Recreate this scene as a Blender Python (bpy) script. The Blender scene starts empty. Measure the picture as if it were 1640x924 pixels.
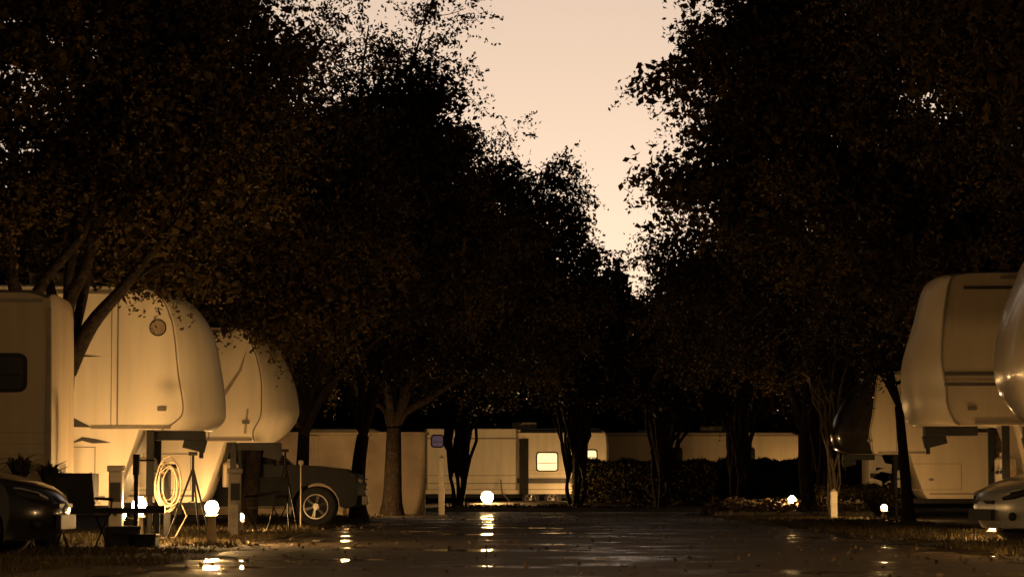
import bpy, math, random
import numpy as np
from mathutils import Vector, Matrix
R=math.radians
sc=bpy.context.scene
COL=sc.collection

# ------------------------------------------------------------------ materials
def mat(name,col,rough=.6,metal=0.,var=.25,scale=4.,bump=0.,bscale=30.,island=0.,emit=None,estr=0.,coat=0.,streak=False,spec=.5):
    m=bpy.data.materials.new(name); m.use_nodes=True
    nt=m.node_tree; n=nt.nodes; l=nt.links
    b=n['Principled BSDF']
    b.inputs['Roughness'].default_value=rough; b.inputs['Metallic'].default_value=metal
    b.inputs['Coat Weight'].default_value=coat
    b.inputs['Specular IOR Level'].default_value=spec
    tc=n.new('ShaderNodeTexCoord'); mp=n.new('ShaderNodeMapping')
    l.new(tc.outputs['Object'],mp.inputs['Vector'])
    if streak: mp.inputs['Scale'].default_value=(3,3,.35)
    nz=n.new('ShaderNodeTexNoise'); nz.inputs['Scale'].default_value=scale; nz.inputs['Detail'].default_value=6
    l.new(mp.outputs[0],nz.inputs['Vector'])
    mr=n.new('ShaderNodeMapRange'); mr.inputs['From Min'].default_value=.3; mr.inputs['From Max'].default_value=.7
    mr.inputs['To Min'].default_value=1-var; mr.inputs['To Max'].default_value=1+var
    l.new(nz.outputs['Fac'],mr.inputs['Value'])
    out=mr.outputs[0]
    if island>0:
        g=n.new('ShaderNodeNewGeometry'); m2=n.new('ShaderNodeMapRange')
        m2.inputs['To Min'].default_value=1-island; m2.inputs['To Max'].default_value=1+island
        l.new(g.outputs['Random Per Island'],m2.inputs['Value'])
        mu=n.new('ShaderNodeMath'); mu.operation='MULTIPLY'; l.new(out,mu.inputs[0]); l.new(m2.outputs[0],mu.inputs[1]); out=mu.outputs[0]
    vm=n.new('ShaderNodeVectorMath'); vm.operation='SCALE'; vm.inputs[0].default_value=col
    l.new(out,vm.inputs['Scale']); l.new(vm.outputs[0],b.inputs['Base Color'])
    if bump>0:
        n2=n.new('ShaderNodeTexNoise'); n2.inputs['Scale'].default_value=bscale; n2.inputs['Detail'].default_value=8
        l.new(tc.outputs['Object'],n2.inputs['Vector'])
        bp=n.new('ShaderNodeBump'); bp.inputs['Strength'].default_value=bump; bp.inputs['Distance'].default_value=.05
        l.new(n2.outputs['Fac'],bp.inputs['Height']); l.new(bp.outputs[0],b.inputs['Normal'])
    if emit:
        b.inputs['Emission Color'].default_value=(*emit,1); b.inputs['Emission Strength'].default_value=estr
    return m
M={}
M['white']=mat('trailer_white',(.72,.63,.49),.5,var=.10,scale=1.2,streak=True,bump=.03,bscale=2,spec=.3)
M['cream']=mat('trailer_cream',(.34,.27,.18),.5,var=.12,scale=1.5,streak=True,spec=.3)
M['white2']=mat('trailer_white_cap',(.50,.43,.33),.25,var=.1,scale=1.5,coat=.3)
M['beige']=mat('trailer_beige',(.47,.38,.26),.5,var=.1,scale=1.5,streak=True,spec=.3)
M['tan']=mat('trailer_tan_cap',(.52,.44,.33),.35,var=.1,scale=1.0,coat=.15)
M['trim']=mat('trim_grey',(.20,.165,.125),.5,var=.2,spec=.3)
M['decal']=mat('decal_brown',(.05,.04,.035),.45)
M['decal2']=mat('decal_tan',(.30,.22,.14),.45)
M['gloss']=mat('black_gloss_cap',(.022,.017,.012),.22,coat=1.,var=.3)
M['glass']=mat('dark_glass',(.02,.018,.015),.06,spec=.8)
M['rubber']=mat('rubber',(.02,.018,.016),.8,bump=.2)
M['metal']=mat('galvanised_metal',(.14,.12,.10),.55,metal=.4,bump=.05)
M['black']=mat('black_metal',(.010,.009,.008),.6,var=.3,spec=.2)
M['chrome']=mat('alloy',(.36,.33,.29),.35,metal=.9)
M['truckpaint']=mat('truck_paint',(.010,.0085,.007),.5,spec=.18)
M['darkpaint']=mat('dark_car_paint',(.012,.010,.009),.2,coat=.7)
M['silver']=mat('silver_paint',(.32,.31,.29),.30,metal=.35,coat=.6,var=.05)
M['lens']=mat('headlamp_lens',(.35,.33,.30),.1,var=.4,scale=20)
M['plastic']=mat('white_plastic',(.52,.45,.35),.5,var=.15)
M['concrete']=mat('concrete',(.20,.175,.14),.8,var=.3,bump=.3,bscale=20)
M['stucco']=mat('stucco',(.40,.31,.22),.85,var=.30,scale=1.1,bump=.7,bscale=26)
M['bark']=mat('bark',(.026,.018,.012),.9,var=.5,scale=9,bump=.9,bscale=22,spec=.2)
M['barkpale']=mat('bark_pale',(.20,.15,.10),.8,var=.4,scale=9,bump=.4)
M['leaf']=mat('oak_leaf',(.056,.038,.013),.5,var=.8,scale=.5,island=.55,spec=.12)
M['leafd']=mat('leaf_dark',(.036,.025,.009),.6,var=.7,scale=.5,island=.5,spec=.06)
M['hedge']=mat('hedge_leaf',(.045,.035,.013),.6,var=.6,scale=1.5,island=.5,spec=.15)
M['grass']=mat('grass_blades',(.055,.041,.016),.7,var=.6,scale=2,island=.6,spec=.15)
M['litter']=mat('leaf_litter',(.09,.058,.027),.7,var=.5,island=.7)
M['window']=mat('lit_window',(.5,.4,.25),.3,emit=(1,.70,.33),estr=1.5,var=.3,scale=9)
M['winblue']=mat('violet_window',(.1,.08,.1),.3,emit=(.35,.22,.45),estr=.08)
M['hose']=mat('hose',(.34,.27,.18),.6)
M['roof']=mat('roof_membrane',(.30,.26,.20),.7,var=.3)

# ------------------------------------------------------------------ mesh builder
class MB:
    def __init__(s): s.v=[]; s.f=[]; s.m=[]
    def add(s,vs,fs,mi=0):
        o=len(s.v); s.v+= [tuple(v) for v in vs]
        for f in fs: s.f.append([i+o for i in f]); s.m.append(mi)
    def box(s,c,d,rz=0,ry=0,mi=0):
        hx,hy,hz=d[0]/2,d[1]/2,d[2]/2
        Rm=Matrix.Rotation(rz,3,'Z')@Matrix.Rotation(ry,3,'Y')
        vs=[Vector(c)+Rm@Vector((x,y,z)) for x in(-hx,hx) for y in(-hy,hy) for z in(-hz,hz)]
        s.add(vs,[(0,1,3,2),(4,6,7,5),(0,4,5,1),(2,3,7,6),(0,2,6,4),(1,5,7,3)],mi)
    def tube(s,pts,rad,n=8,mi=0,cap=True):
        pts=[Vector(p) for p in pts]
        if not hasattr(rad,'__len__'): rad=[rad]*len(pts)
        vs=[]
        a=None
        for i,p in enumerate(pts):
            t=(pts[min(i+1,len(pts)-1)]-pts[max(i-1,0)])
            if t.length<1e-6: t=Vector((0,0,1))
            t.normalize()
            if a is None: a=t.orthogonal().normalized()
            else:
                a=(a-t*a.dot(t)); a=a.normalized() if a.length>1e-5 else t.orthogonal().normalized()
            b=t.cross(a)
            for k in range(n):
                th=2*math.pi*k/n
                vs.append(p+(a*math.cos(th)+b*math.sin(th))*rad[i])
        fs=[]
        for i in range(len(pts)-1):
            for k in range(n):
                fs.append((i*n+k,i*n+(k+1)%n,(i+1)*n+(k+1)%n,(i+1)*n+k))
        if cap:
            fs.append(tuple(range(n-1,-1,-1))); fs.append(tuple((len(pts)-1)*n+k for k in range(n)))
        s.add(vs,fs,mi)
    def ell(s,c,r,nu=16,nv=10,mi=0):
        vs=[];fs=[]
        for j in range(nv+1):
            ph=math.pi*j/nv
            for i in range(nu):
                th=2*math.pi*i/nu
                vs.append((c[0]+r[0]*math.sin(ph)*math.cos(th),c[1]+r[1]*math.sin(ph)*math.sin(th),c[2]+r[2]*math.cos(ph)))
        for j in range(nv):
            for i in range(nu): fs.append((j*nu+i,(j+1)*nu+i,(j+1)*nu+(i+1)%nu,j*nu+(i+1)%nu))
        s.add(vs,fs,mi)
    def plate(s,poly,y,th,mi=0):
        n=len(poly); vs=[(x,y,z) for x,z in poly]+[(x,y+th,z) for x,z in poly]
        fs=[tuple(range(n)),tuple(range(2*n-1,n-1,-1))]+[(i,i+n,(i+1)%n+n,(i+1)%n) for i in range(n)]
        s.add(vs,fs,mi)
def mkobj(name,mb,mats,parent=None,smooth=None,bevel=0,recalc=True):
    me=bpy.data.meshes.new(name); me.from_pydata(mb.v,[],mb.f)
    if not isinstance(mats,(list,tuple)): mats=[mats]
    for m in mats: me.materials.append(m)
    me.polygons.foreach_set('material_index',mb.m)
    if recalc:
        import bmesh
        bm=bmesh.new(); bm.from_mesh(me); bmesh.ops.recalc_face_normals(bm,faces=bm.faces); bm.to_mesh(me); bm.free()
    if smooth is not None:
        me.polygons.foreach_set('use_smooth',[True]*len(me.polygons)); me.set_sharp_from_angle(angle=R(smooth))
    o=bpy.data.objects.new(name,me); COL.objects.link(o)
    if parent: o.parent=parent
    if bevel:
        bv=o.modifiers.new('bevel','BEVEL'); bv.width=bevel; bv.segments=2; bv.limit_method='ANGLE'; bv.angle_limit=R(40)
    return o
def empty(name,loc,rz=0):
    e=bpy.data.objects.new(name,None); COL.objects.link(e); e.location=loc; e.rotation_euler=(0,0,rz); e.empty_display_size=.3
    return e
def spline(P,n=5):
    P=[np.array(p,float) for p in P]; out=[]
    for i in range(len(P)-1):
        p0=P[max(i-1,0)];p1=P[i];p2=P[i+1];p3=P[min(i+2,len(P)-1)]
        for k in range(n):
            t=k/n
            out.append(.5*((2*p1)+(-p0+p2)*t+(2*p0-5*p1+4*p2-p3)*t*t+(-p0+3*p1-3*p2+p3)*t**3))
    out.append(P[-1]); return out
def loft(mb,prof,hw,ts,mi_fn=None,roofdrop=.05,pw=3,hwf=None):
    n=len(prof); vs=[]
    zmax=max(p[1] for p in prof)
    for t in ts:
        for x,z,w in prof:
            a=abs(t)
            h=hw if hwf is None else hwf(x,z)
            vs.append((x-w*a**pw, t*h, z-(roofdrop*a**6 if z>zmax-.5 else 0)))
    o=len(mb.v); mb.v+=vs
    for j in range(len(ts)-1):
        for i in range(n):
            k=(i+1)%n
            mb.f.append([o+j*n+i,o+j*n+k,o+(j+1)*n+k,o+(j+1)*n+i])
            mb.m.append(mi_fn(prof[i],prof[k]) if mi_fn else 0)
    mb.f.append([o+i for i in range(n)]); mb.m.append(0)
    mb.f.append([o+(len(ts)-1)*n+i for i in range(n-1,-1,-1)]); mb.m.append(0)
TS=[-1,-.985,-.95,-.88,-.78,-.65,-.5,-.3,0,.3,.5,.65,.78,.88,.95,.985,1]

def wheel(mb,c,r,w,ny=-1):
    x,y,z=c; N=28
    prof=[(r*.62,-w/2),(r*.9,-w/2),(r,-w*.36),(r,w*.36),(r*.9,w/2),(r*.62,w/2)]
    vs=[];fs=[]
    for k in range(N):
        a=2*math.pi*k/N
        for rr,yy in prof: vs.append((x+rr*math.cos(a),y+yy,z+rr*math.sin(a)))
    P=len(prof)
    for k in range(N):
        for i in range(P-1): fs.append((k*P+i,k*P+i+1,((k+1)%N)*P+i+1,((k+1)%N)*P+i))
    mb.add(vs,fs,0)
    for s in (-1,1):
        yo=y+s*w*.42
        mb.tube([(x,yo-s*.10,z),(x,yo-s*.09,z)],r*.62,n=N,mi=0)
        ring=[(x+r*.6*math.cos(2*math.pi*k/24),yo,z+r*.6*math.sin(2*math.pi*k/24)) for k in range(25)]
        mb.tube(ring,r*.05,n=6,mi=1,cap=False)
        mb.tube([(x,yo-s*.04,z),(x,yo+s*.015,z)],r*.16,n=14,mi=1)
        for k in range(6):
            a=2*math.pi*k/6+.3
            for da in(-.10,.10):
                mb.tube([(x+r*.1*math.cos(a),yo,z+r*.1*math.sin(a)),(x+r*.6*math.cos(a+da),yo-s*.005,z+r*.6*math.sin(a+da))],[r*.05,r*.035],n=5,mi=1)

def rrect(x0,z0,x1,z1,r,n=4):
    pts=[]
    for cx,cz,a0 in((x1-r,z1-r,0),(x0+r,z1-r,90),(x0+r,z0+r,180),(x1-r,z0+r,270)):
        for k in range(n+1):
            a=R(a0+90*k/n); pts.append((cx+r*math.cos(a),cz+r*math.sin(a)))
    return pts

# ------------------------------------------------------------------ fifth wheel trailer
def fifth_wheel(loc,rz,nose,body='white',cap='white',ov=1.25,bot=1.64,top=3.84,L=10.,style=0):
    e=empty('fifth_wheel_trailer',loc,rz)
    nz=spline(nose,5)
    prof=[tuple(p) for p in nz]+[(-ov,bot,0),(-ov-.12,bot-.35,0),(-ov-.35,.62,0),(-ov-.45,.5,0),(-L,.5,0),(-L,top-.15,0),(-L+.12,top,0)]
    mb=MB(); 
    loft(mb,prof,1.22,TS,mi_fn=lambda a,b:1 if (a[2]>.02 and b[2]>.02 and a[0]>-ov) else 0,pw=3 if style!=0 else 2.6)
    mkobj('body_shell',mb,[M[body],M[cap]],e,smooth=38,bevel=0)
    d=MB(); dec=MB(); hd=MB(); gl=MB(); fr=MB()
    for s in(-1,1):
        y=s*1.222; th=s*.006
        pts=[(p[0]-p[2]-.03,y+s*.003,min(p[1],top)-.05*(1 if p[1]>top-.5 else 0)) for p in nz[4:]]
        d.tube(pts,.012,n=5)
        xs=-1.58 if style!=2 else -2.0
        d.plate([(xs-.012,bot+.06),(xs+.012,bot+.06),(xs+.012,top-.22),(xs-.012,top-.22)],y,th)
        d.plate([(xs-.10,bot+.06),(xs-.088,bot+.06),(xs-.088,top-.22),(xs-.10,top-.22)],y,th)
        d.box(((-1.3-L)/2,y+s*.012,top-.13),(L-1.4,.03,.045))
        d.box((-ov-.2-(L-ov)/2,y+s*.008,.62),(L-ov-.6,.02,.04))
        d.box(((-.9-ov)/2-.3,y+s*.006,bot+.035),(1.2,.02,.05))
        hd.plate(rrect(-.98,1.92,-.84,1.99,.02),y,th*2)
        hd.plate(rrect(-2.5,.95,-2.38,1.01,.02),y,th*2)
        for (x0,z0,x1,z1) in((-3.2,.72,-1.9,1.38),(-5.2,.72,-3.9,1.3),(-4.3,2.1,-3.3,2.9),(-7.6,1.9,-6.2,2.7)):
            w=.012
            for q in((x0,z0,x1,z0+w),(x0,z1-w,x1,z1),(x0,z0+w,x0+w,z1-w),(x1-w,z0+w,x1,z1-w)):
                d.plate([(q[0],q[1]),(q[2],q[1]),(q[2],q[3]),(q[0],q[3])],y,th)
        for(x0,z0,x1,z1) in((-4.2,2.2,-3.4,2.8),(-7.5,2.0,-6.3,2.6)):
            fr.plate(rrect(x0-.04,z0-.04,x1+.04,z1+.04,.1),y,s*.012)
            gl.plate(rrect(x0,z0,x1,z1,.08),y+s*.013,s*.006)
        if style==0:
            ring=[(-.98+.12*math.cos(a*.3927),y+s*.004,3.18+.12*math.sin(a*.3927)) for a in range(17)]
            dec.plate([(-.98+.105*math.cos(a*.3927),3.18+.105*math.sin(a*.3927)) for a in range(16)],y,s*.005,1)
            dec.tube(ring,.012,n=5,mi=0)
            dec.plate([(-2.35,2.79),(-1.82,2.74),(-2.3,2.73)],y,s*.005,0)
            dec.plate([(-2.4,1.68),(-1.95,1.67),(-2.2,1.80),(-2.4,1.9)],y,s*.005,0)
            dec.plate([(-2.3,1.42),(-2.1,1.53),(-1.9,1.50),(-1.66,1.44),(-1.95,1.43),(-2.1,1.47)],y,s*.005,0)
        if style==1:
            dec.plate([(-1.6,2.1),(-1.05,2.9),(-.9,3.3),(-.99,2.9),(-1.5,2.08)],y,s*.005,1)
            dec.plate([(-.95,1.75),(-.9,2.2),(-.86,2.2),(-.9,1.75)],y,s*.005,1)
        if style==2:
            dec.box((-2.7,y+s*.003,2.47),(4.4,.006,.06)); dec.box((-2.7,y+s*.003,2.38),(4.4,.006,.035),mi=1); dec.box((-2.65,y+s*.003,2.31),(4.3,.006,.05))
            dec.box((-2.6,y+s*.003,3.76),(3.6,.006,.05))
            dec.plate([(-4.2,1.75),(-1.7,1.75),(-1.5,1.82),(-4.2,1.82)],y,s*.005,1)
    mkobj('trim_and_seams',d,M['trim'],e)
    if dec.v: mkobj('graphics',dec,[M['decal'],M['decal2']],e)
    mkobj('latches',hd,M['metal'],e); mkobj('window_frames',fr,M['black'],e); mkobj('windows',gl,M['glass'],e)
    r=MB(); r.box((-2.55,0,top+.11),(.95,.75,.26)); r.box((-6,0,top+.12),(.95,.75,.26)); r.box((-4.2,.5,top+.05),(.4,.4,.12))
    mkobj('roof_air_conditioners',r,M['roof'],e,bevel=.05)
    k=MB()
    for t in(-.5,-.25,0,.25,.5): k.box((nose[2][0]-.10,t,nose[2][1]-.0+.03),(.05,.08,.04))
    mkobj('marker_lights',k,M['lens'],e)
    g=MB()
    g.box((-.72,0,bot-.07),(.8,.42,.14)); g.box((-.48,0,bot-.2),(.34,.26,.2),ry=.25); g.tube([(-.38,0,bot-.28),(-.38,0,bot-.42)],.035)
    for s in(-1,1):
        g.box((-ov-.02+.16,s*.8,bot-.5),(.11,.11,1.0)); g.box((-ov+.14,s*.8,(bot-1.0)/2+.05),(.08,.08,bot-1.0)); g.box((-ov+.14,s*.8,.03),(.28,.28,.04))
    g.tube([(-ov+.14,-.8,1.0),(-ov+.14,.8,1.0)],.03)
    mkobj('landing_gear_and_pin_box',g,M['black'],e,bevel=.01)
    u=MB(); 
    u.box((-5.9,0,.44),(8.4,1.5,.12))
    mkobj('chassis',u,M['black'],e)
    w=MB()
    for xx in(-6.2,-7.1):
        for s in(-1,1): wheel(w,(xx,s*1.0,.37),.37,.24)
    mkobj('wheels',w,[M['rubber'],M['chrome']],e,smooth=40)
    p=MB()
    for yy in(-.25,.25):
        p.tube([(-ov+.02+.02,yy,.78),(-ov+.04,yy,1.18)],.13,n=16); p.ell((-ov+.04,yy,1.18),(.13,.13,.07)); p.tube([(-ov+.04,yy,1.2),(-ov+.04,yy,1.3)],.05,n=8)
    mkobj('propane_tanks',p,M['plastic'],e,smooth=40)
    return e

noseA=[(-1.7,3.85,0),(-1.05,3.81,.08),(-.56,3.62,.3),(-.22,3.18,.5),(-.06,2.5,.58),(0,1.95,.56),(-.05,1.76,.62),(-.2,1.64,.68)]
fifth_wheel((-4.45,44.3,0),R(3),noseA,'white','white',style=0)
noseB=[(-1.3,3.72,0),(-.8,3.66,.1),(-.42,3.38,.35),(-.12,2.8,.5),(0,2.3,.6),(-.02,2.05,.6),(-.2,1.78,.55),(-.42,1.60,.3)]
fifth_wheel((-3.97,53.0,0),R(2),noseB,'white','white',ov=1.3,bot=1.60,top=3.73,style=1)
noseC=[(-1.2,4.03,0),(-.6,4.0,.1),(-.36,3.85,.2),(-.2,3.3,.28),(-.02,2.7,.42),(0,2.3,.5),(-.02,2.0,.5),(-.12,1.75,.5),(-.3,1.70,.4)]
fifth_wheel((6.03,43.9,0),R(180-2),noseC,'beige','tan',ov=1.6,bot=1.70,top=4.04,style=2)
noseD=[(-1.3,3.8,0),(-.55,3.65,.1),(-.25,3.2,.3),(-.06,2.7,.45),(0,2.3,.5),(-.05,1.95,.5),(-.3,1.6,.5),(-.6,1.5,.4)]
fifth_wheel((5.86,34.3,0),R(180),noseD,'cream','white2',ov=1.9,bot=1.50,top=3.85,style=1)
noseE=[(-1.3,3.75,0),(-.9,3.6,.2),(-.45,3.2,.6),(-.12,2.6,.85),(0,2.2,.9),(-.03,1.9,.9),(-.15,1.72,.8),(-.4,1.62,.6)]
fifth_wheel((8.15,73.0,0),R(180-2),noseE,'beige','gloss',ov=1.9,bot=1.62,top=3.76,style=3)

# ------------------------------------------------------------------ travel trailers
def travel_trailer(loc,rz,L,H,body='white',slide=None,wins=(),stripe=None,hitch=True,boxy=False):
    e=empty('travel_trailer',loc,rz)
    P=[(-.45,H,0),(-.15,H-.12,.05),(-.02,H-.5,.1),(0,H*.5,.12),(0,.9,.12),(-.12,.55,.1)]
    if boxy: P=[(-.35,H,0),(-.1,H-.07,.01),(-.02,H-.2,.02),(0,H*.5,.02),(0,.9,.02),(-.03,.55,.02)]
    prof=[tuple(p) for p in spline(P,4)]+[(-L,.55,0),(-L,H-.2,0),(-L+.15,H,0)]
    mb=MB(); loft(mb,prof,1.2,TS,roofdrop=.06,pw=4)
    mkobj('body_shell',mb,M[body],e,smooth=35)
    t=MB(); g=MB(); lit=MB(); fr=MB(); dc=MB(); vi=MB()
    for s in(-1,1):
        y=s*1.202
        t.box((-L/2,y+s*.012,H-.16),(L-.3,.03,.05)); t.box((-L/2,y+s*.006,.72),(L-.3,.012,.03))
        if boxy: t.box((-.06,y+s*.006,H*.5+.2),(.05,.014,H-.9))
        if stripe: dc.box((-L/2,y+s*.003,stripe[0]),(L-.1,.006,stripe[1]))
        for z in np.arange(.9,1.6,.14): t.box((-L/2,y+s*.002,z),(L-.1,.004,.008))
    for (x0,z0,x1,z1,kind,yo) in wins:
        y=-1.202-yo
        fr.plate(rrect(x0-.05,z0-.05,x1+.05,z1+.05,.11),y,-.014)
        {'lit':lit,'dark':g,'violet':vi}[kind].plate(rrect(x0,z0,x1,z1,.08),y-.015,-.006)
        fr.box(((x0+x1)/2,y-.024,z0+(z1-z0)*.42),(x1-x0-.04,.008,.025))
    if slide:
        x0,x1,d=slide
        sl=MB(); sl.box(((x0+x1)/2,-1.2-d/2,(H+.65)/2+.02),(x1-x0,d,H-.75)); mkobj('slide_out',sl,M[body],e,bevel=.025)
        t.box(((x0+x1)/2,-1.2-d-.006,H-.40),(x1-x0+.06,.012,.05)); t.box(((x0+x1)/2,-1.2-d-.005,.95),(x1-x0+.04,.01,.03)); t.box(((x0+x1)/2,-1.2-d-.005,1.25),(x1-x0-.1,.01,.02))
        for xx in(x0+.0,x1-.0): t.box((xx,-1.2-d-.005,(H+.65)/2),(.05,.012,H-.75))
        fr.tube([(x1+.15,-1.32,H-.12),(-.3,-1.32,H-.12)],.06,n=10)
        fr.box((x1+.28,-1.23,1.6),(.36,.06,2.1))  # black strip standing in for the shaded gap beside the slide-out
        t.tube([(x1-.6,-1.2-d-.05,1.1),(x1-.55,-1.2-d-.08,.6),(x1-.2,-1.2-d-.3,.2)],.03,n=6)
    mkobj('trim',t,M['trim'],e); 
    if dc.v: mkobj('stripe',dc,M['decal'],e)
    if fr.v: mkobj('window_frames',fr,M['black'],e)
    if g.v: mkobj('windows',g,M['glass'],e)
    if lit.v: mkobj('lit_windows',lit,M['window'],e)
    if vi.v: mkobj('violet_lit_window',vi,M['winblue'],e)
    r=MB(); r.box((-L*.45,0,H+.12),(.95,.75,.26)); r.box((-L*.8,.3,H+.04),(.4,.4,.12)); mkobj('roof_air_conditioner',r,M['roof'],e,bevel=.05)
    w=MB()
    for k in(0,1,):
        for s in(-1,1): wheel(w,(-L*.3-.85*k,s*1.02,.34),.34,.22)
    mkobj('wheels',w,[M['rubber'],M['chrome']],e,smooth=40)
    u=MB(); u.box((-L/2,0,.46),(L-.4,1.6,.14))
    if hitch:
        for s in(-1,1): u.tube([(-.3,s*.6,.46),(1.15,0,.46)],.04,n=6)
        u.box((1.2,0,.48),(.25,.12,.10)); u.tube([(.95,0,.1),(.95,0,1.05)],.035); u.tube([(.95,0,.93),(.95,.0,1.2)],.05); u.box((.95,0,.06),(.22,.22,.04)); u.tube([(.95,0,1.12),(1.2,-.1,1.12)],.014)
        u.box((.25,0,.56),(.4,.6,.04))
        u.tube([(.3,-.17,.58),(.3,-.17,.95)],.14,n=12); u.tube([(.3,.17,.58),(.3,.17,.95)],.14,n=12)
    mkobj('chassis_and_hitch',u,M['black'],e)
    return e
travel_trailer((-5.88,37.4,0),R(2),7.5,3.30,'cream',wins=((-.95,2.02,-.38,2.42,'dark',0),(-3.6,1.9,-2.4,2.6,'dark',0)),boxy=True)
travel_trailer((3.72,110,0),0,7.2,3.05,'white',slide=(-6.95,-3.55,.6),stripe=(1.05,.2),
   wins=((-6.75,2.35,-6.35,2.75,'violet',.6),(-2.75,1.45,-2.0,2.1,'lit',0),(-1.3,1.75,-.5,2.2,'lit',0)),hitch=False)
travel_trailer((12.0,119,0),0,8.2,3.1,'beige',stripe=(1.6,.25),wins=((-3,1.7,-2,2.4,'dark',0),(-6,1.7,-5,2.4,'dark',0)))
travel_trailer((22,121,0),0,7,3.2,'white',stripe=(1.3,.2),wins=((-3,1.7,-2,2.4,'dark',0),))
travel_trailer((-5.0,112,0),0,8,3.1,'beige',wins=((-3,1.7,-2,2.4,'dark',0),))

# ------------------------------------------------------------------ cars
def arch(cx,r,n=10,z0=.35):
    return [(cx+r*math.cos(math.pi*k/n),z0+r*math.sin(math.pi*k/n)) for k in range(n+1)]
def pickup(loc,rz):
    e=empty('pickup_truck',loc,rz)
    top=[(-5.62,1.28,0),(-3.9,1.26,0),(-1.5,1.22,0),(-.9,1.2,.03),(-.35,1.14,.08),(-.08,1.03,.14),(0,.85,.16),(0,.62,.16),(-.06,.42,.14)]
    low=[(-.35,.36,.05)]+[(x,z,0) for x,z in arch(-.98,.47,z0=.40)]+[(x,z,0) for x,z in arch(-4.55,.47,z0=.40)]+[(-5.5,.45,0),(-5.62,.6,0)]
    mb=MB(); loft(mb,top+low,.98,TS,roofdrop=0,pw=3)
    mkobj('body',mb,M['truckpaint'],e,smooth=35)
    gh=[(-1.45,1.20,.0),(-2.15,1.78,.08),(-2.5,1.86,.05),(-3.6,1.87,0),(-3.8,1.8,0),(-3.95,1.22,0)]
    g=MB(); loft(g,gh,.9,TS,roofdrop=.02,pw=3,hwf=lambda x,z:.93-.25*max(0,z-1.2)); mkobj('cab_glass',g,M['glass'],e,smooth=30)
    p=MB()
    for s in(-1,1):
        f=lambda x,z:(x,s*(.935-.25*max(0,z-1.2)),z)
        p.tube([f(-1.5,1.2),f(-2.2,1.8),f(-2.6,1.87),f(-3.6,1.88),f(-3.85,1.8),f(-3.98,1.22)],.04,n=6)
        p.tube([f(-2.85,1.2),f(-2.85,1.88)],.035,n=6)
        p.ell((-1.75,s*1.08,1.3),(.07,.12,.11))
        p.box((-2.9,s*.985,1.05),(.2,.02,.03))
    p.box((-2.95,0,1.885),(1.3,1.5,.03))
    mkobj('pillars_and_mirrors',p,M['truckpaint'],e,smooth=40)
    c=MB(); c.box((-.02,0,.52),(.12,1.6,.18)); c.box((.0,0,.84),(.03,1.0,.05))
    for z in(.74,.94): c.box((-.0,0,z),(.04,1.05,.03))
    mkobj('bumper_and_grille',c,M['metal'],e,bevel=.02)
    h=MB()
    for s in(-1,1): h.ell((-.16,s*.78,.90),(.11,.13,.07))
    mkobj('headlamps',h,M['lens'],e,smooth=60)
    w=MB()
    for x in(-.98,-4.55):
        for s in(-1,1): wheel(w,(x,s*.86,.40),.40,.26)
    mkobj('wheels',w,[M['rubber'],M['chrome']],e,smooth=40)
pickup((-2.92,57.2,0),R(2))
def hatchback(name,loc,rz,paint):
    e=empty(name,loc,rz)
    T=[(-4.2,.95,.1),(-3.9,.98,.05),(-2.0,.95,.0),(-1.15,.98,.05),(-.75,.93,.12),(-.4,.85,.22),(-.12,.74,.36),(0,.6,.45),(.02,.45,.46),(-.02,.32,.45),(-.12,.2,.35)]
    T=[tuple(p) for p in spline(T,3)]
    low=[(-.4,.17,.1)]+[(x,z,0) for x,z in arch(-.85,.35,z0=.31)]+[(x,z,0) for x,z in arch(-3.45,.35,z0=.31)]+[(-4.1,.25,.05),(-4.25,.5,.1)]
    mb=MB(); loft(mb,T+low,.89,TS,roofdrop=0,pw=2.2,hwf=lambda x,z:.89-(.07*(z-.7)/.3 if z>.7 else 0))
    mkobj('body',mb,M[paint],e,smooth=40)
    gh=[(-1.05,.95,.05),(-1.6,1.25,.12),(-1.95,1.42,.1),(-2.4,1.48,.05),(-3.2,1.46,0),(-3.7,1.33,0),(-4.0,.97,0)]
    g=MB(); loft(g,[tuple(p) for p in spline(gh,3)],.8,TS,roofdrop=.02,hwf=lambda x,z:.82-.42*max(0,z-.95)); mkobj('cabin_glass',g,M['glass'],e,smooth=40)
    p=MB()
    for s in(-1,1):
        f=lambda x,z:(x,s*(.825-.42*max(0,z-.95)),z)
        p.tube([f(-1.12,.96),f(-1.65,1.26),f(-2.0,1.43),f(-2.4,1.485),f(-3.2,1.465),f(-3.7,1.33),f(-4.0,.97)],.035,n=6)
        p.tube([f(-2.5,.95),f(-2.5,1.48)],.03,n=6); p.ell((-1.5,s*.95,1.02),(.08,.11,.07))
    p.box((-2.75,0,1.487),(.9,1.1,.02))
    mkobj('roof_pillars_mirrors',p,M[paint],e,smooth=40)
    h=MB(); k=MB()
    for s in(-1,1):
        pts=[(-.12,s*.48,.63),(-.2,s*.60,.665),(-.36,s*.73,.705),(-.58,s*.82,.745),(-.74,s*.853,.77)]
        h.tube(pts,[.03,.052,.056,.04,.012],n=10)
        k.tube([(q[0]-.005,q[1],q[2]-.012) for q in pts],[.038,.062,.066,.05,.016],n=10)
        k.ell((-.20,s*.62,.36),(.05,.09,.06))
        k.tube([(-1.25,s*.892,.95),(-1.28,s*.9,.3)],.006,n=4)
    mkobj('headlamps',h,M['lens'],e,smooth=60)
    k.box((-.0,0,.38),(.06,.8,.16)); k.box((-.03,0,.56),(.06,.7,.05))
    mkobj('grille_and_fog_lamps',k,M['black'],e,bevel=.008)
    w=MB()
    for x in(-.85,-3.45):
        for s in(-1,1): wheel(w,(x,s*.78,.31),.31,.2)
    mkobj('wheels',w,[M['rubber'],M['chrome']],e,smooth=40)
hatchback('hatchback_car',(6.68,40.6,0),R(180+14),'silver')
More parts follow.
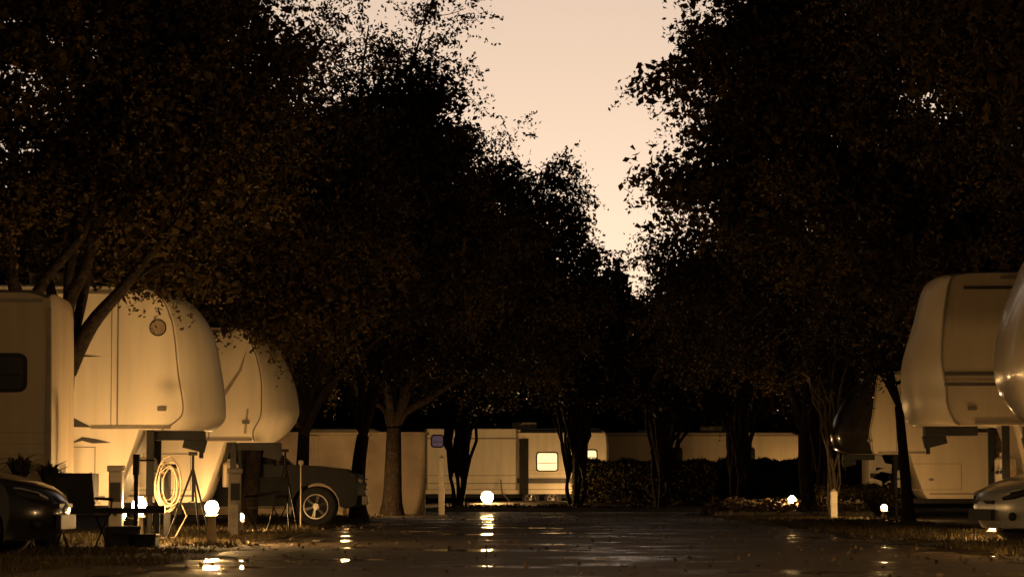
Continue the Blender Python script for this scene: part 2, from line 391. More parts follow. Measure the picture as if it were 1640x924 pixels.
hatchback('dark_hatchback_car',(-5.0,32.0,0),R(-3),'darkpaint')

# ------------------------------------------------------------------ ground, roads
def ground_mat(name,c1,c2,wet=False):
    m=bpy.data.materials.new(name); m.use_nodes=True; nt=m.node_tree;n=nt.nodes;l=nt.links
    b=n['Principled BSDF']; tc=n.new('ShaderNodeTexCoord')
    nz=n.new('ShaderNodeTexNoise'); nz.inputs['Scale'].default_value=.45; nz.inputs['Detail'].default_value=9; nz.inputs['Roughness'].default_value=.65
    fine=n.new('ShaderNodeTexNoise'); fine.inputs['Scale'].default_value=35; fine.inputs['Detail'].default_value=6
    l.new(tc.outputs['Object'],nz.inputs['Vector']); l.new(tc.outputs['Object'],fine.inputs['Vector'])
    mx=n.new('ShaderNodeMix'); mx.data_type='RGBA'; mx.inputs[6].default_value=(*c1,1); mx.inputs[7].default_value=(*c2,1)
    ad=n.new('ShaderNodeMath'); ad.operation='MULTIPLY_ADD'; ad.inputs[1].default_value=.6; l.new(fine.outputs['Fac'],ad.inputs[0])
    sb=n.new('ShaderNodeMath'); sb.operation='SUBTRACT'; sb.inputs[1].default_value=.3; l.new(nz.outputs['Fac'],sb.inputs[0]); l.new(sb.outputs[0],ad.inputs[2])
    l.new(ad.outputs[0],mx.inputs[0]); l.new(mx.outputs[2],b.inputs['Base Color'])
    bp=n.new('ShaderNodeBump'); bp.inputs['Distance'].default_value=.02
    l.new(fine.outputs['Fac'],bp.inputs['Height'])
    if wet:
        mr=n.new('ShaderNodeMapRange'); mr.inputs['From Min'].default_value=.52; mr.inputs['From Max'].default_value=.62
        mr.inputs['To Min'].default_value=.6; mr.inputs['To Max'].default_value=.04
        l.new(nz.outputs['Fac'],mr.inputs['Value']); l.new(mr.outputs[0],b.inputs['Roughness'])
        m2=n.new('ShaderNodeMapRange'); m2.inputs['From Min'].default_value=.50; m2.inputs['From Max'].default_value=.62
        m2.inputs['To Min'].default_value=1; m2.inputs['To Max'].default_value=.02
        l.new(nz.outputs['Fac'],m2.inputs['Value']); l.new(m2.outputs[0],bp.inputs['Strength'])
        b.inputs['Specular IOR Level'].default_value=.4
    else:
        b.inputs['Roughness'].default_value=.95; b.inputs['Specular IOR Level'].default_value=.1; bp.inputs['Strength'].default_value=1
    l.new(bp.outputs[0],b.inputs['Normal'])
    return m
M['asphalt']=ground_mat('wet_asphalt',(.060,.043,.027),(.13,.095,.060),True)
M['soil']=ground_mat('soil_and_grass',(.035,.026,.014),(.085,.062,.036))
M['gravel']=ground_mat('gravel_pad',(.05,.04,.028),(.12,.092,.065))
def sheet(name,x0,y0,x1,y1,z,m):
    mb=MB(); mb.add([(x0,y0,z),(x1,y0,z),(x1,y1,z),(x0,y1,z)],[(0,1,2,3)]); return mkobj(name,mb,m)
sheet('ground',-500,-300,500,900,0,M['soil'])
rd=MB()
rd.add([(-3.4,-60,.004),(5.4,-60,.004),(5.4,86,.004),(-3.4,86,.004)],[(0,1,2,3)])
rd.add([(-60,86,.004),(-3.4,86,.004),(5.4,86,.004),(60,86,.004),(60,93,.004),(-60,93,.004)],[(0,1,2,3,4,5)])
def corner(cx,cy,sx):
    pts=[(cx,cy)]
    for k in range(9):
        a=R(90*k/8); pts.append((cx+sx*4*(1-math.sin(a)) ,cy-4*(1-math.cos(a))))
    rd.add([(x,y,.004) for x,y in pts],[tuple(range(len(pts)))])
corner(-3.4,86,-1); corner(5.4,86,1)
mkobj('road',rd,M['asphalt'])
for i,(x0,y0,x1,y1) in enumerate([(-16,41.5,-3.9,47.2),(-16,50.5,-3.9,58.5),(6,41.8,18,47),(6,32,18,37),(8,70,20,76),(-16,34.6,-4.4,39.3)]):
    sheet('gravel_pad',x0,y0,x1,y1,.008,M['gravel'])
vg=MB(); rr=random.Random(5)
for sx,xe in((-1,-3.4),(1,5.4)):
    o=len(vg.v); N=240
    for i in range(N+1):
        y=18+66*i/N; k=.22*math.sin(y*1.3+sx)+.15*math.sin(y*3.1)+rr.uniform(-.1,.1)
        vg.v+=[(xe+sx*.9,y,.012),(xe-sx*(.1+k),y,.012)]
    for i in range(N): vg.f.append([o+2*i,o+2*i+1,o+2*i+3,o+2*i+2]); vg.m.append(0)
mkobj('verge_soil',vg,M['soil'])
kb=MB(); kb.box((0,93.1,.06),(40,.16,.12)); mkobj('kerb',kb,M['concrete'],bevel=.02)
lm=MB(); NX,NY=60,16; vs=[];fs=[]
def mound(x,j): return .10+.2*math.sin(min(1,j/6)*math.pi/2)*(.6+.4*math.sin(x*.45+1.2))*(1 if j<12 else max(.0,(NY-j)/4))
for j in range(NY+1):
    for i in range(NX+1):
        x=-30+60*i/NX; vs.append((x,93.18+24*j/NY,mound(x,j)))
for j in range(NY):
    for i in range(NX): fs.append((j*(NX+1)+i,j*(NX+1)+i+1,(j+1)*(NX+1)+i+1,(j+1)*(NX+1)+i))
lm.add(vs,fs); mkobj('lawn',lm,M['soil'],smooth=60)

wl=MB(); wl.box((-9.6,86.5,1.15),(14.2,.3,2.3)); wl.box((-9.6,86.5,2.34),(14.4,.42,.08))
for x in np.arange(-16,-2.4,3.4): wl.box((x,86.5,1.14),(.45,.5,2.28))
mkobj('stucco_wall',wl,M['stucco'],bevel=.02).location=(0,-4.2,0)

# ------------------------------------------------------------------ foliage
rng=np.random.default_rng(11)
def leafmesh(name,C,S,parent,m,asp=.5,droop=0):
    N=len(C)
    a=rng.normal(size=(N,3)); a[:,2]-=droop; a/=np.linalg.norm(a,axis=1)[:,None]
    b=rng.normal(size=(N,3)); b-=a*(a*b).sum(1)[:,None]; b/=np.linalg.norm(b,axis=1)[:,None]
    S=S[:,None]
    V=np.empty((N,4,3),np.float32)
    V[:,0]=C-a*S*.5; V[:,1]=C+b*S*asp*.5; V[:,2]=C+a*S*.5; V[:,3]=C-b*S*asp*.5
    nrm=np.cross(a,b); V[:,1]+=nrm*S*.12; V[:,3]+=nrm*S*.12
    me=bpy.data.meshes.new(name)
    me.vertices.add(N*4); me.vertices.foreach_set('co',V.reshape(-1))
    me.loops.add(N*4); me.loops.foreach_set('vertex_index',np.arange(N*4,dtype=np.int32))
    me.polygons.add(N); me.polygons.foreach_set('loop_start',np.arange(0,N*4,4,dtype=np.int32))
    me.polygons.foreach_set('loop_total',np.full(N,4,np.int32))
    me.materials.append(m); me.update(calc_edges=True)
    o=bpy.data.objects.new(name,me); COL.objects.link(o)
    if parent: o.parent=parent
    return o
def bez(a,c,b,n=7):
    a,b,c=map(np.array,(a,b,c)); return [(1-t)**2*a+2*t*(1-t)*c+t*t*b for t in np.linspace(0,1,n)]
def tree(name,base,fork,tr,ells,leaf='leaf',nl=34000,lsz=.09,limbs=(),pale=False,inner=.25,clr=.40,nlimb=7,stems=1,ntw=220):
    e=empty(name,(0,0,0)); base=np.array(base,float)
    e.location=base; 
    mb=MB(); cl=[]; out=[]; dens=[]
    tot=sum((E[3]*E[4]*E[5])**.667*E[6] for E in ells)
    ncl=int(nl/130)
    for E in ells:
        k=max(3,int(ncl*(E[3]*E[4]*E[5])**.667*E[6]/tot))
        d=rng.normal(size=(k,3)); d/=np.linalg.norm(d,axis=1)[:,None]
        lob=1+.13*np.sin(d[:,0]*5+E[0])*np.sin(d[:,2]*6+E[2])+.08*np.sin(d[:,1]*9+d[:,2]*7)
        u=rng.uniform(.12,1,k)**.5*(1+.10*rng.normal(size=k))*lob
        cl.append(np.array(E[:3])+d*u[:,None]*np.array(E[3:6])); out.append(np.c_[d,u]); dens.append(np.full(k,E[6]))
    cl=np.vstack(cl)-base; out=np.vstack(out); dens=np.concatenate(dens)
    fk=np.array(fork,float)-base
    allp=[];allr=[]
    for s in range(stems):
        off=np.array([math.cos(s*2.4),math.sin(s*2.4),0])*(tr*.9 if stems>1 else 0)
        f2=fk+ (off*2.5 if stems>1 else 0)
        mid=(f2*.5)+rng.normal(size=3)*[.12,.12,0]
        pts=bez(off,mid*1.0+off*.3,f2,8)
        rr=np.linspace(1,.72,8)*tr*(1 if stems==1 else .6); rr[0]*=1.35; rr[1]*=1.08
        mb.tube(pts,list(rr),n=10)
        idx=rng.choice(len(cl),size=max(2,nlimb//stems),replace=False)
        for t in idx:
            T=cl[t]; dd=T-f2
            ctrl=f2+np.array([dd[0]*.35,dd[1]*.35,abs(dd[2])*.75+.3])
            n=9
            p=bez(pts[-1],ctrl,T,n); p=[q+ (rng.normal(size=3)*.06 if 0<i<n-1 else 0) for i,q in enumerate(p)]
            r=np.linspace(tr*.5,.025,n)
            mb.tube(p,list(r),n=7); allp+=p; allr+=list(r)
    for lb in limbs:
        q=spline([np.array(a[:3])-base for a in lb],4); r0=lb[0][3];r1=lb[-1][3]
        mb.tube(q,list(np.linspace(r0,r1,len(q))),n=8); allp+=list(q); allr+=list(np.linspace(r0,r1,len(q)))
    A=np.array(allp); Ar=np.array(allr)
    sel=rng.choice(len(cl),size=min(len(cl),ntw),replace=False)
    for t in sel:
        T=cl[t]; dist=np.linalg.norm(A-T,axis=1)+ (A[:,2]>T[2]+.5)*2
        j=int(dist.argmin()); S=A[j]
        c=(S+T)/2+np.array([0,0,.15*dist[j]])+rng.normal(size=3)*.1
        r0=min(Ar[j]*.7,.012+.014*dist[j])
        mb.tube(bez(S,c,T,5),list(np.linspace(r0,.007,5)),n=5,cap=False)
    per=max(10,int(nl*(1-inner)*.55/len(cl)))
    rad=rng.uniform(.5,1.35,len(cl))*clr
    P1=np.repeat(cl,per,0)+np.clip(rng.normal(size=(len(cl)*per,3)),-1.9,1.9)*np.repeat(rad,per)[:,None]*[.62,.62,.42]
    # leafy sprigs: rows of leaves hugging short twigs
    K=16
    ns=int(nl*(1-inner)*.45/K); ii=rng.integers(0,len(cl),ns)
    dr=out[ii,:3]*.9+rng.normal(size=(ns,3))*.5; dr/=np.linalg.norm(dr,axis=1)[:,None]
    st=cl[ii]+rng.normal(size=(ns,3))*.15; ln=rng.uniform(.3,.95,ns)*clr/.44
    t=np.tile(np.linspace(.05,1,K),ns); P2=np.repeat(st,K,0)+np.repeat(dr*ln[:,None],K,0)*t[:,None]; P2[:,2]-=.16*t*t; P2+=rng.normal(size=P2.shape)*.03
    for q in range(0,min(ns,500)):
        a=st[q]; b=a+dr[q]*ln[q]; b=b-np.array([0,0,.16]); mb.tube([a,(a+b)/2+np.array([0,0,.04]),b],[.009,.006,.003],n=4,cap=False)
    P=np.vstack([P1,P2]); S=rng.uniform(.65,1.3,len(P))*lsz
    leafmesh('foliage',P,S,e,M[leaf])
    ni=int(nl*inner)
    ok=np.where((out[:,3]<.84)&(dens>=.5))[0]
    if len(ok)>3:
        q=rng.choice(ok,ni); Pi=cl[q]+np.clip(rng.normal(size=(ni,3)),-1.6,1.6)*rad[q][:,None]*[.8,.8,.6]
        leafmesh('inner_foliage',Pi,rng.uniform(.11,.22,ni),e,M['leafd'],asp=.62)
    mkobj('trunk_and_limbs',mb,M['barkpale' if pale else 'bark'],e,smooth=60,recalc=False)
    return e
T=tree
T('oak_tree',(-6.6,40.6,0),(-6.32,40.4,2.5),.16,[(-7,41.5,7.1,3.6,3.2,3.0,1),(-5,42,6.8,2.2,2.8,2.5,1),(-5.0,41.5,8.6,1.7,2,1.2,.8),(-5.2,41,4.9,1.9,1.5,.75,1.2),(-8,41,4.8,2.0,2,.8,1),(-5.0,42.2,3.95,.8,.5,.3,1.6)],nl=118000,lsz=.08,
  limbs=[[(-6.32,40.4,2.4,.14),(-5.98,40.3,3.05,.13),(-5.5,40.2,3.6,.11),(-4.8,40.3,4.5,.05)],
         [(-6.32,40.4,2.5,.13),(-6.3,40.2,3.3,.11),(-6.0,40.2,4.0,.09),(-5.9,40.2,4.9,.06),(-5.6,40.5,6,.03)],
         [(-6.95,40.2,3.0,.1),(-6.6,40.1,3.7,.10),(-6.1,40.1,4.3,.08),(-5.85,40.2,4.95,.05)],
         [(-6.32,40.4,2.3,.13),(-6.95,40.2,3.2,.11),(-7.15,40.2,4.2,.08),(-7.5,40.4,5.2,.04)],
         [(-5.5,40.2,3.6,.06),(-5.1,41.6,4.05,.035),(-4.5,42.2,3.9,.012)]],nlimb=3)
T('oak_tree',(-5.15,55.15,0),(-5.1,55.3,4.1),.17,[(-5.3,51.5,6.2,3.2,3,2.4,1),(-3.4,51.5,5.5,1.6,2.4,1.9,1),(-3.8,51.2,4.0,1.4,1.2,.55,1.2),(-7,51,5,2,2,1.2,.8)],nl=95000)
T('oak_tree',(-4.4,58.9,0),(-4.3,58.9,2.0),.16,[(-3.6,59,6.6,2.6,2.8,2.5,1),(-2.1,59,8.2,1.4,1.8,1.7,.9),(-1.75,59,10.0,1.0,1.2,1.5,.34),(-3.0,59,9.8,1.2,1.4,1.3,.40),(-1.3,59,5.6,1.4,2,1.8,1),(-6.5,59,6,2.4,2.4,2.6,.7)],nl=104000,lsz=.098,
  limbs=[[(-4.3,58.9,1.9,.11),(-3.9,58.7,2.7,.09),(-3.3,58.7,3.3,.07),(-2.4,58.8,4.2,.04)],[(-4.0,58.9,2.6,.09),(-3.2,59,5.5,.07),(-2.4,59,8.4,.05),(-1.8,59,10.6,.015)],[(-3.2,59,5.5,.06),(-3.2,59,8.6,.035),(-3.0,59,10.4,.012)]])
T('oak_tree',(-3.6,67,0),(-3.5,67,2.0),.2,[(-3.2,68,6.8,3.0,3,2.7,1),(-1,68,5.8,1.8,2.4,2.3,1),(-1.8,68,4,2.4,2,.8,.8),(-7,68,6.5,3,3,3,.8)],nl=86000)
T('oak_tree',(-3.35,79.5,0),(-3.3,79.5,2.4),.28,[(-1.0,80.5,7.9,2.5,2.8,3.1,1),(.7,80.5,8.1,1.6,2,2.3,.9),(1.4,80.5,6.6,1.5,2,1.4,.8),(-.3,80.5,5,2.8,2.4,1.5,1),(-4,80.5,6.5,3,3,3.0,.8)],nl=95000,lsz=.115)
T('oak_tree',(9.6,38.8,0),(9.3,38.8,2.6),.2,[(8.0,38.8,7.4,3.0,2.4,2.5,1),(6.3,38.5,7.7,1.7,2,1.7,.7),(9,39,5.1,2.3,2,.9,.8)],nl=90000,lsz=.08)
T('oak_tree',(8.75,48.8,0),(8.5,49,2.6),.2,[(7.4,50,7.6,3.1,2.8,3.2,1.1),(5.3,50,8.8,1.6,2,1.8,1),(4.5,50,6.5,1.8,2,1.5,.9),(4.1,50,8.6,1.2,1.6,1.1,.6),(2.9,50,8.0,.9,.6,.35,.7),(3.0,50,6.2,.8,1.0,.5,.6),(7.5,50,4.6,2.8,2,.9,.9)],nl=118000,lsz=.095)
T('oak_tree',(8.9,64,0),(8.7,64,2.6),.14,[(7.3,64.5,6.9,3.4,3,2.7,1),(4.6,64.5,5.6,1.7,2,1.4,.8),(10.5,63,6,3,3,3.0,.8)],nl=90000)
T('oak_tree',(8.2,78,0),(8.0,78,2.2),.22,[(7.6,79,5.8,3.1,3,2.5,1),(5.0,79,5.4,1.6,2,1.6,.8),(11,79,6,3,3,3.1,.8),(5,79,7.2,.9,1,.7,.25)],nl=76000,lsz=.11)
for (x,y,zt,w_) in((-1.85,95.6,5.2,1.9),(2.1,95.4,6.8,2.3),(4.95,95.6,7.4,2.3),(7.6,95.8,6.9,2.2),(10.6,99,6.6,2.4)):
    T('crape_myrtle_tree',(x,y,.15),(x,y,1.1),.13,[(x,y+.2,(zt+3.6)/2+.2,w_,w_*.9,(zt-3.3)/2,1),(x+.6,y,3.9,w_*.8,w_*.8,.6,.5)],leaf='leafd',nl=17000,lsz=.12,inner=.3,stems=4,nlimb=32)
T('crape_myrtle_tree',(8.35,74.5,0),(8.35,74.5,.35),.05,[(8.5,75,4.3,1.2,1.2,1.3,1)],nl=5000,pale=True,stems=6,nlimb=12,inner=.1)

def belt(name,x0,x1,y,dep,hfun,n):
    e=empty(name,(0,0,0))
    X=rng.uniform(x0,x1,n); Y=y+rng.uniform(0,dep,n); H=hfun(X)
    Z=H*rng.uniform(0,1,n)
    lump=rng.normal(size=(n,3))*.3
    leafmesh('foliage',np.c_[X,Y,Z]+lump,rng.uniform(.3,.8,n),e,M['leafd'],asp=.6)
    nf=n//2; X=rng.uniform(x0,x1,nf); leafmesh('crown_edge_foliage',np.c_[X,y+rng.uniform(0,dep,nf),hfun(X)*rng.uniform(.84,1.06,nf)],rng.uniform(.15,.3,nf),e,M['leafd'])
    nf=n//2; X=rng.uniform(x0,x1,nf); leafmesh('undergrowth',np.c_[X,y+rng.uniform(0,dep,nf),rng.uniform(0,4.2,nf)],rng.uniform(.4,.8,nf),e,M['leafd'],asp=.7)
    mb=MB()
    for x in np.arange(x0,x1,3.1):
        xx=x+rng.uniform(-1,1); mb.tube([(xx,y+.5,0),(xx+rng.uniform(-.4,.4),y+.8,4),(xx+rng.uniform(-1,1),y+1.2,8)],[.25,.18,.06],n=7)
    mkobj('trunks',mb,M['bark'],e,smooth=60,recalc=False)
hf=lambda X: 9.8+.9*np.sin(X*.55+.6)+.7*np.sin(X*1.7)+.45*np.sin(X*4.1)+.25*np.sin(X*9)+np.clip(np.abs(X-7)-9,0,8)*.3
belt('distant_trees',-36,36,128,7,hf,110000)
hf2=lambda X: 8+1.0*np.sin(X*.8)+.6*np.sin(X*2.3)
belt('distant_trees',-45,-8,100,5,hf2,36000)
belt('distant_trees',14,45,100,5,hf2,28000)

def leafbox(name,x0,x1,y0,y1,z0,z1,n,m='hedge',s=.09):
    e=empty(name,(0,0,0)); mb=MB(); mb.box(((x0+x1)/2,(y0+y1)/2,(z0+z1)/2),(x1-x0-.16,y1-y0-.16,z1-z0-.12)); mkobj('core',mb,M['leafd'],e)
    P=np.c_[rng.uniform(x0,x1,n),rng.uniform(y0,y1,n),rng.uniform(z0,z1,n)]
    f=rng.integers(0,5,n); dj=rng.normal(size=n)*.05
    P[f<3,1]=y0+dj[f<3]; P[f==3,2]=z1+dj[f==3]+.05*np.sin(P[f==3,0]*5)
    q=f==4; P[q,0]=np.where(rng.random(q.sum())<.5,x0,x1)+dj[q]
    leafmesh('leaves',P,rng.uniform(.6,1.4,n)*s,e,M[m],asp=.6)
leafbox('hedge',2.25,7.2,100.2,101.6,.1,1.66,30000)
leafbox('hedge',7.5,10.6,103,104.3,.1,1.7,18000)
leafbox('hedge',8.6,11.2,82,83,0,.75,9000)
def bed(name,x0,x1,y0,y1,n,h,k=70):
    e=empty(name,(0,0,0)); cx=rng.uniform(x0,x1,k); cy=rng.uniform(y0,y1,k); r=rng.uniform(.15,.5,k)
    i=rng.integers(0,k,n); d=rng.normal(size=(n,3)); d/=np.linalg.norm(d,axis=1)[:,None]; d[:,2]=abs(d[:,2])
    P=np.c_[cx[i],cy[i],np.full(n,.02)]+d*(r[i]*rng.uniform(.7,1.1,n))[:,None]*[1,1,h]
    leafmesh('plants',P,rng.uniform(.05,.13,n),e,M['litter'],asp=.6)
    mb=MB()
    for j in range(60):
        x=x0+(x1-x0)*j/60; mb.ell((x,y0-.1+rng.uniform(-.08,.08),.05),(rng.uniform(.08,.16),.1,rng.uniform(.06,.11)),8,6)
    mkobj('border_stones',mb,M['concrete'],e,smooth=60)
bed('flower_bed',5.6,9.8,77.5,84,22000,.95,100)
bed('flower_bed',-2.0,4.6,93.6,95.2,7000,.5)

def grass(name,areas,n,h=.09):
    tot=sum((a[2]-a[0])*(a[3]-a[1]) for a in areas); Ps=[]
    for a in areas:
        k=int(n*(a[2]-a[0])*(a[3]-a[1])/tot); Ps.append(np.c_[rng.uniform(a[0],a[2],k),rng.uniform(a[1],a[3],k)])
    P=np.vstack(Ps); 
    keep=(np.sin(P[:,0]*1.9+np.sin(P[:,1]*.9)*2)+np.sin(P[:,1]*1.3+P[:,0]))>-.5; P=P[keep]; N=len(P)
    hh=rng.uniform(.3,1.4,N)*h; th=rng.uniform(0,2*math.pi,N); w=.006+.004*rng.random(N)
    dx=np.cos(th)*w; dy=np.sin(th)*w; lx=rng.normal(size=N)*hh*.4; ly=rng.normal(size=N)*hh*.4
    V=np.empty((N,3,3),np.float32)
    V[:,0]=np.c_[P[:,0]-dx,P[:,1]-dy,np.zeros(N)]; V[:,1]=np.c_[P[:,0]+dx,P[:,1]+dy,np.zeros(N)]; V[:,2]=np.c_[P[:,0]+lx,P[:,1]+ly,hh]
    me=bpy.data.meshes.new(name); me.vertices.add(N*3); me.vertices.foreach_set('co',V.reshape(-1)); me.loops.add(N*3)
    me.loops.foreach_set('vertex_index',np.arange(N*3,dtype=np.int32)); me.polygons.add(N)
    me.polygons.foreach_set('loop_start',np.arange(0,N*3,3,dtype=np.int32)); me.polygons.foreach_set('loop_total',np.full(N,3,np.int32))
    me.materials.append(M['grass']); me.update(calc_edges=True); o=bpy.data.objects.new(name,me); COL.objects.link(o)
grass('grass',[(-7,26,-3.5,80),(5.5,26,9,78)],90000,.075)
n=7000; P=np.c_[rng.uniform(-6.5,7.5,n),rng.uniform(23,86,n),np.full(n,.02)]; 
keep=rng.random(n)<np.clip(.22+np.maximum(abs(P[:,0]-1)-3.4,0)*.4,0,1); P=P[keep]
leafmesh('fallen_leaves',P,rng.uniform(.04,.09,len(P)),None,M['litter'])

# ------------------------------------------------------------------ lamps
LC=(1,.575,.21)
def bulb(parent,z,power,r=.09,x=0,y=0,sq=1.):
    st=power/(4*math.pi**2*r*r)
    m=bpy.data.materials.new('lamp_glow'); m.use_nodes=True; nt=m.node_tree; nt.nodes.clear()
    em=nt.nodes.new('ShaderNodeEmission'); em.inputs[0].default_value=(*LC,1); em.inputs[1].default_value=st
    o=nt.nodes.new('ShaderNodeOutputMaterial'); nt.links.new(em.outputs[0],o.inputs[0])
    mb=MB(); mb.ell((x,y,z),(r,r,r*sq),12,8); mkobj('glowing_globe',mb,m,parent,smooth=80)
def site_lamp(x,y,z,power,rad=.1,z0=0,sq=1.):
    e=empty('bollard_lamp',(x,y,z0)); mb=MB()
    h=z-z0
    ph=max(h-rad*sq-.02,.03)
    mb.tube([(0,0,0),(0,0,ph)],[.07,.05],n=10)
    mb.tube([(0,0,ph),(0,0,ph+.025)],[.09,.07],n=14)
    mb.tube([(0,0,h+rad*sq*.93),(0,0,h+rad*sq+.03)],[.06,.02],n=12)
    mkobj('post_and_cap',mb,M['trim'],e)
    bulb(e,h,power,rad,sq=sq)
def pedestal(x,y,rz=0):
    e=empty('utility_pedestal',(x,y,0),rz); mb=MB()
    mb.box((0,0,.5),(.2,.15,1.0)); mb.box((0,-.02,1.04),(.24,.2,.09)); mkobj('cabinet',mb,M['metal'],e,bevel=.015)
    k=MB(); k.box((0,-.082,.7),(.15,.012,.28)); k.box((0,-.082,.38),(.05,.012,.05)); mkobj('outlet_cover',k,M['black'],e)
site_lamp(-5.42,41.5,.50,150,.105,sq=1.35)
site_lamp(-4.02,38.2,.50,470,.09)
site_lamp(-.86,98.5,.46,900,.2,.12)
site_lamp(7.75,79,.45,260,.1)
site_lamp(-6.4,46.6,.35,110,.1)
site_lamp(-4.85,50.9,.25,260,.065)
site_lamp(-4.5,77.0,.4,420,.1)
site_lamp(6.95,31.4,.5,330,.1)  # added lamp, unseen off the right edge, lights the right-hand trailers
site_lamp(7.1,42.15,.22,110,.08)
site_lamp(8.6,47.6,.4,150,.1)
site_lamp(8.95,68.6,.3,300,.07)  # added lamp, placed to raise highlights on the black gloss cap
site_lamp(2.4,107.2,.5,150,.08,.1)  # second lamp behind the hedge, added to brighten the far trailer
site_lamp(11.9,115.5,.6,260,.08)  # hidden lamp, added to light the trailer wall above it
def off_frame_lamp(x,y,h,power):  # unseen lamp outside the frame, added to light trailer sides and foliage
    e=empty('off_frame_lamp',(x,y,0)); mb=MB(); mb.tube([(0,0,0),(0,0,.3),(0,0,h-.2)],[.09,.06,.04],n=12); mb.tube([(0,0,h+.14),(0,0,h+.2)],[.15,.06],n=16)
    mb.tube([(0,0,h-.2),(0,0,h-.13)],[.05,.1],n=12)
    mkobj('pole_and_cap',mb,M['black'],e,smooth=40); bulb(e,h,power,.14)
off_frame_lamp(-6.0,20,2.6,560)
off_frame_lamp(6.6,19,3.0,1150)

pedestal(-5.72,41.2); pedestal(-4.55,46.8,.2)
# ------------------------------------------------------------------ small props
def hose_stand(x,y):
    e=empty('hose_reel_stand',(x,y,0)); mb=MB(); mb.box((0,0,.55),(.09,.09,1.1)); mb.box((0,-.06,1.08),(.3,.06,.06)); mkobj('post',mb,M['black'],e)
    h=MB()
    for k in range(7):
        r=.17+.03*(k%4); ox=.03*math.sin(k*2.1); pts=[(ox+r*.72*math.cos(t)+.01*k,-.1-.014*k,.82+r*1.5*math.sin(t)-.02*(k%3)+.02*math.sin(3*t+k)) for t in np.linspace(0,2*math.pi,26)]
        h.tube(pts,.011,n=6,cap=False)
    h.tube([(.15,-.1,.7),(.3,-.1,.35),(.15,-.3,.03),(-.5,-.4,.02)],.013,n=6)
    mkobj('coiled_hose',h,M['hose'],e,smooth=60)
hose_stand(-5.1,42.2)
def tripod(name,x,y,h,spread):
    e=empty(name,(x,y,0)); mb=MB()
    for a in(R(200),R(320),R(80)): mb.tube([(0,0,h*.9),(spread*math.cos(a),spread*math.sin(a),0)],[.018,.012],n=6)
    mb.tube([(0,0,h*.5),(0,0,h*1.08)],.02,n=6); mb.box((0,0,h*1.08),(.12,.06,.05)); 
    mb.tube([(0,0,h*.5),(spread*.5*math.cos(R(200)),spread*.5*math.sin(R(200)),h*.45)],.006,n=5); mb.tube([(0,0,h*.5),(spread*.5*math.cos(R(320)),spread*.5*math.sin(R(320)),h*.45)],.006,n=5)
    mkobj('legs',mb,M['black'],e)
tripod('camping_tripod',-4.5,40.2,1.15,.38)
tripod('camping_tripod',-3.9,49,1.3,.32)
def camp_chair(x,y,rz):
    e=empty('folding_camp_chair',(x,y,0),rz); mb=MB()
    for s in(-1,1):
        mb.tube([(-.25,s*.26,0),(.25,s*.26,.45)],.012,n=6); mb.tube([(.25,s*.26,0),(-.25,s*.26,.45)],.012,n=6); mb.tube([(-.25,s*.26,.42),(-.38,s*.26,.95)],.012,n=6); mb.tube([(-.3,s*.29,.63),(.25,s*.29,.62)],.02,n=6); mb.tube([(.25,s*.26,.42),(.25,s*.29,.62)],.012,n=6)
    mkobj('frame',mb,M['black'],e); f=MB(); f.box((0,0,.43),(.5,.52,.015)); f.box((-.32,0,.70),(.015,.52,.5),ry=-.24); mkobj('fabric',f,M['black'],e)
camp_chair(-5.3,35.2,R(-60)); camp_chair(-4.15,48,R(-110))
def potted(x,y,n=60,h=.45,z=.5):
    e=empty('potted_plant',(x,y,0)); mb=MB(); mb.tube([(0,0,0),(0,0,z)],[.16,.22],n=16); mb.tube([(0,0,z-.02),(0,0,z)],[.24,.24],n=16); mkobj('pot',mb,M['black'],e,smooth=40)
    f=MB(); r=random.Random(3)
    for k in range(n):
        a=r.uniform(0,6.28); s=r.uniform(.15,.45); hh=r.uniform(.5,1)*h
        p=[Vector((0,0,z)),Vector((s*.4*math.cos(a),s*.4*math.sin(a),z+hh*.8)),Vector((s*math.cos(a),s*math.sin(a),z+hh*r.uniform(.5,1)))]
        q=Vector((-math.sin(a),math.cos(a),0))*.018
        f.add([p[0]-q,p[0]+q,p[1]+q,p[1]-q,p[2]],[(0,1,2,3),(3,2,4)])
    mkobj('fronds',f,M['hedge'],e,recalc=False)
potted(-6.1,35.3,90,.5,.75); potted(-5.75,35.4,60,.45,.7); potted(-6.5,35.2,60,.45,.75)
def cooler(x,y,rz,s=1):
    e=empty('storage_box',(x,y,0),rz); mb=MB(); mb.box((0,0,.17*s),(.6*s,.38*s,.32*s)); mb.box((0,0,.36*s),(.64*s,.42*s,.06*s)); mb.tube([(-.2*s,-.22*s,.24*s),(.2*s,-.22*s,.24*s)],.015); mkobj('box_and_lid',mb,M['black'],e,bevel=.02)
cooler(-5.0,36.6,.3,.7); cooler(-4.65,36.4,-.2,.45)
def post(name,x,y,h,w,m='plastic'):
    e=empty(name,(x,y,0)); mb=MB(); mb.box((0,0,h/2),(w,w,h)); mb.add([(-w/2,-w/2,h),(w/2,-w/2,h),(w/2,w/2,h),(-w/2,w/2,h),(0,0,h+w*.5)],[(0,1,4),(1,2,4),(2,3,4),(3,0,4)]); mb.box((0,0,h*.86),(w+.02,w+.02,.03)); mkobj('shaft',mb,M[m],e,bevel=.008)
post('marker_post',-2.0,81.0,1.62,.17)
post('site_number_post',8.0,70.9,.68,.16)
post('site_number_post',-4.4,45.2,.5,.14,'concrete')
def signpost(x,y):
    e=empty('site_marker_sign',(x,y,0)); mb=MB(); mb.tube([(0,0,0),(0,0,1.25)],.018,n=6); mb.tube([(0,-.012,1.22),(0,.012,1.22)],.05,n=16); mkobj('pole_and_disc',mb,M['metal'],e)
signpost(-3.85,52)

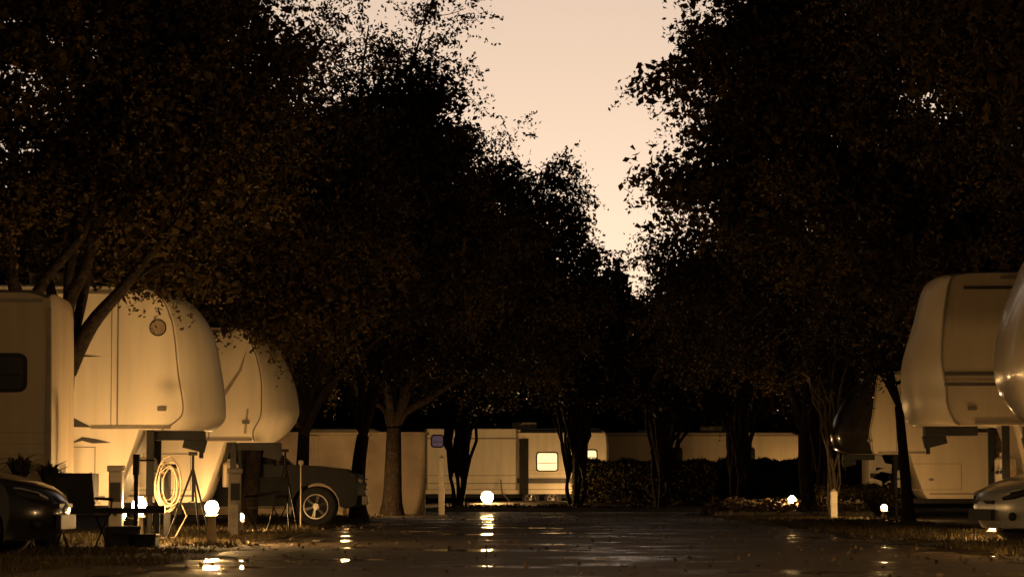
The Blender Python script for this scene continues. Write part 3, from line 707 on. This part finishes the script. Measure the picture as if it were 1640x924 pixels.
# ------------------------------------------------------------------ sky
w=bpy.data.worlds.new('World'); sc.world=w; w.use_nodes=True; nt=w.node_tree; n=nt.nodes; l=nt.links
bg=n['Background']; tc=n.new('ShaderNodeTexCoord'); sp=n.new('ShaderNodeSeparateXYZ'); l.new(tc.outputs['Generated'],sp.inputs[0])
cr=n.new('ShaderNodeValToRGB'); l.new(sp.outputs['Z'],cr.inputs[0])
els=cr.color_ramp.elements
els[0].position=0; els[0].color=(1,.78,.58,1); els[1].position=1; els[1].color=(.006,.005,.004,1)
for p,c in((.08,(.97,.79,.60)),(.13,(.82,.65,.50)),(.18,(.70,.55,.43)),(.25,(.60,.46,.36)),(.36,(.12,.09,.07)),(.5,(.02,.015,.011))):
    q=els.new(p); q.color=(*c,1)
az=n.new('ShaderNodeMapRange'); az.interpolation_type='SMOOTHSTEP'; az.inputs['From Min'].default_value=.55; az.inputs['From Max'].default_value=.95; az.inputs['To Min'].default_value=.02; az.inputs['To Max'].default_value=1
l.new(sp.outputs['Y'],az.inputs['Value'])
vm=n.new('ShaderNodeVectorMath'); vm.operation='SCALE'; l.new(cr.outputs[0],vm.inputs[0]); l.new(az.outputs[0],vm.inputs['Scale'])
sky=n.new('ShaderNodeTexSky'); sky.sky_type='NISHITA'; sky.sun_disc=False; sky.sun_elevation=R(1.5); sky.sun_rotation=R(0)
tint=n.new('ShaderNodeVectorMath'); tint.operation='MULTIPLY'; tint.inputs[1].default_value=(.010,.008,.007); l.new(sky.outputs[0],tint.inputs[0])
ad=n.new('ShaderNodeVectorMath'); ad.operation='ADD'; l.new(vm.outputs[0],ad.inputs[0]); l.new(tint.outputs[0],ad.inputs[1]); l.new(ad.outputs[0],bg.inputs['Color']); bg.inputs['Strength'].default_value=1
sd=bpy.data.lights.new('sun','SUN'); sd.energy=.03; sd.angle=R(12); sd.color=(1,.7,.45); so=bpy.data.objects.new('sun',sd); COL.objects.link(so)
so.rotation_euler=(R(-85),0,0)
# ------------------------------------------------------------------ camera
cd=bpy.data.cameras.new('camera'); cam=bpy.data.objects.new('camera',cd); COL.objects.link(cam)
cam.location=(0,0,.75); cam.rotation_euler=(R(90+4.02),0,0); cd.lens=100; cd.sensor_width=36; cd.clip_end=2000
cd.dof.use_dof=True; cd.dof.focus_distance=62; cd.dof.aperture_fstop=4
sc.camera=cam
sc.view_settings.view_transform='Standard'; sc.view_settings.look='None'; sc.view_settings.exposure=0
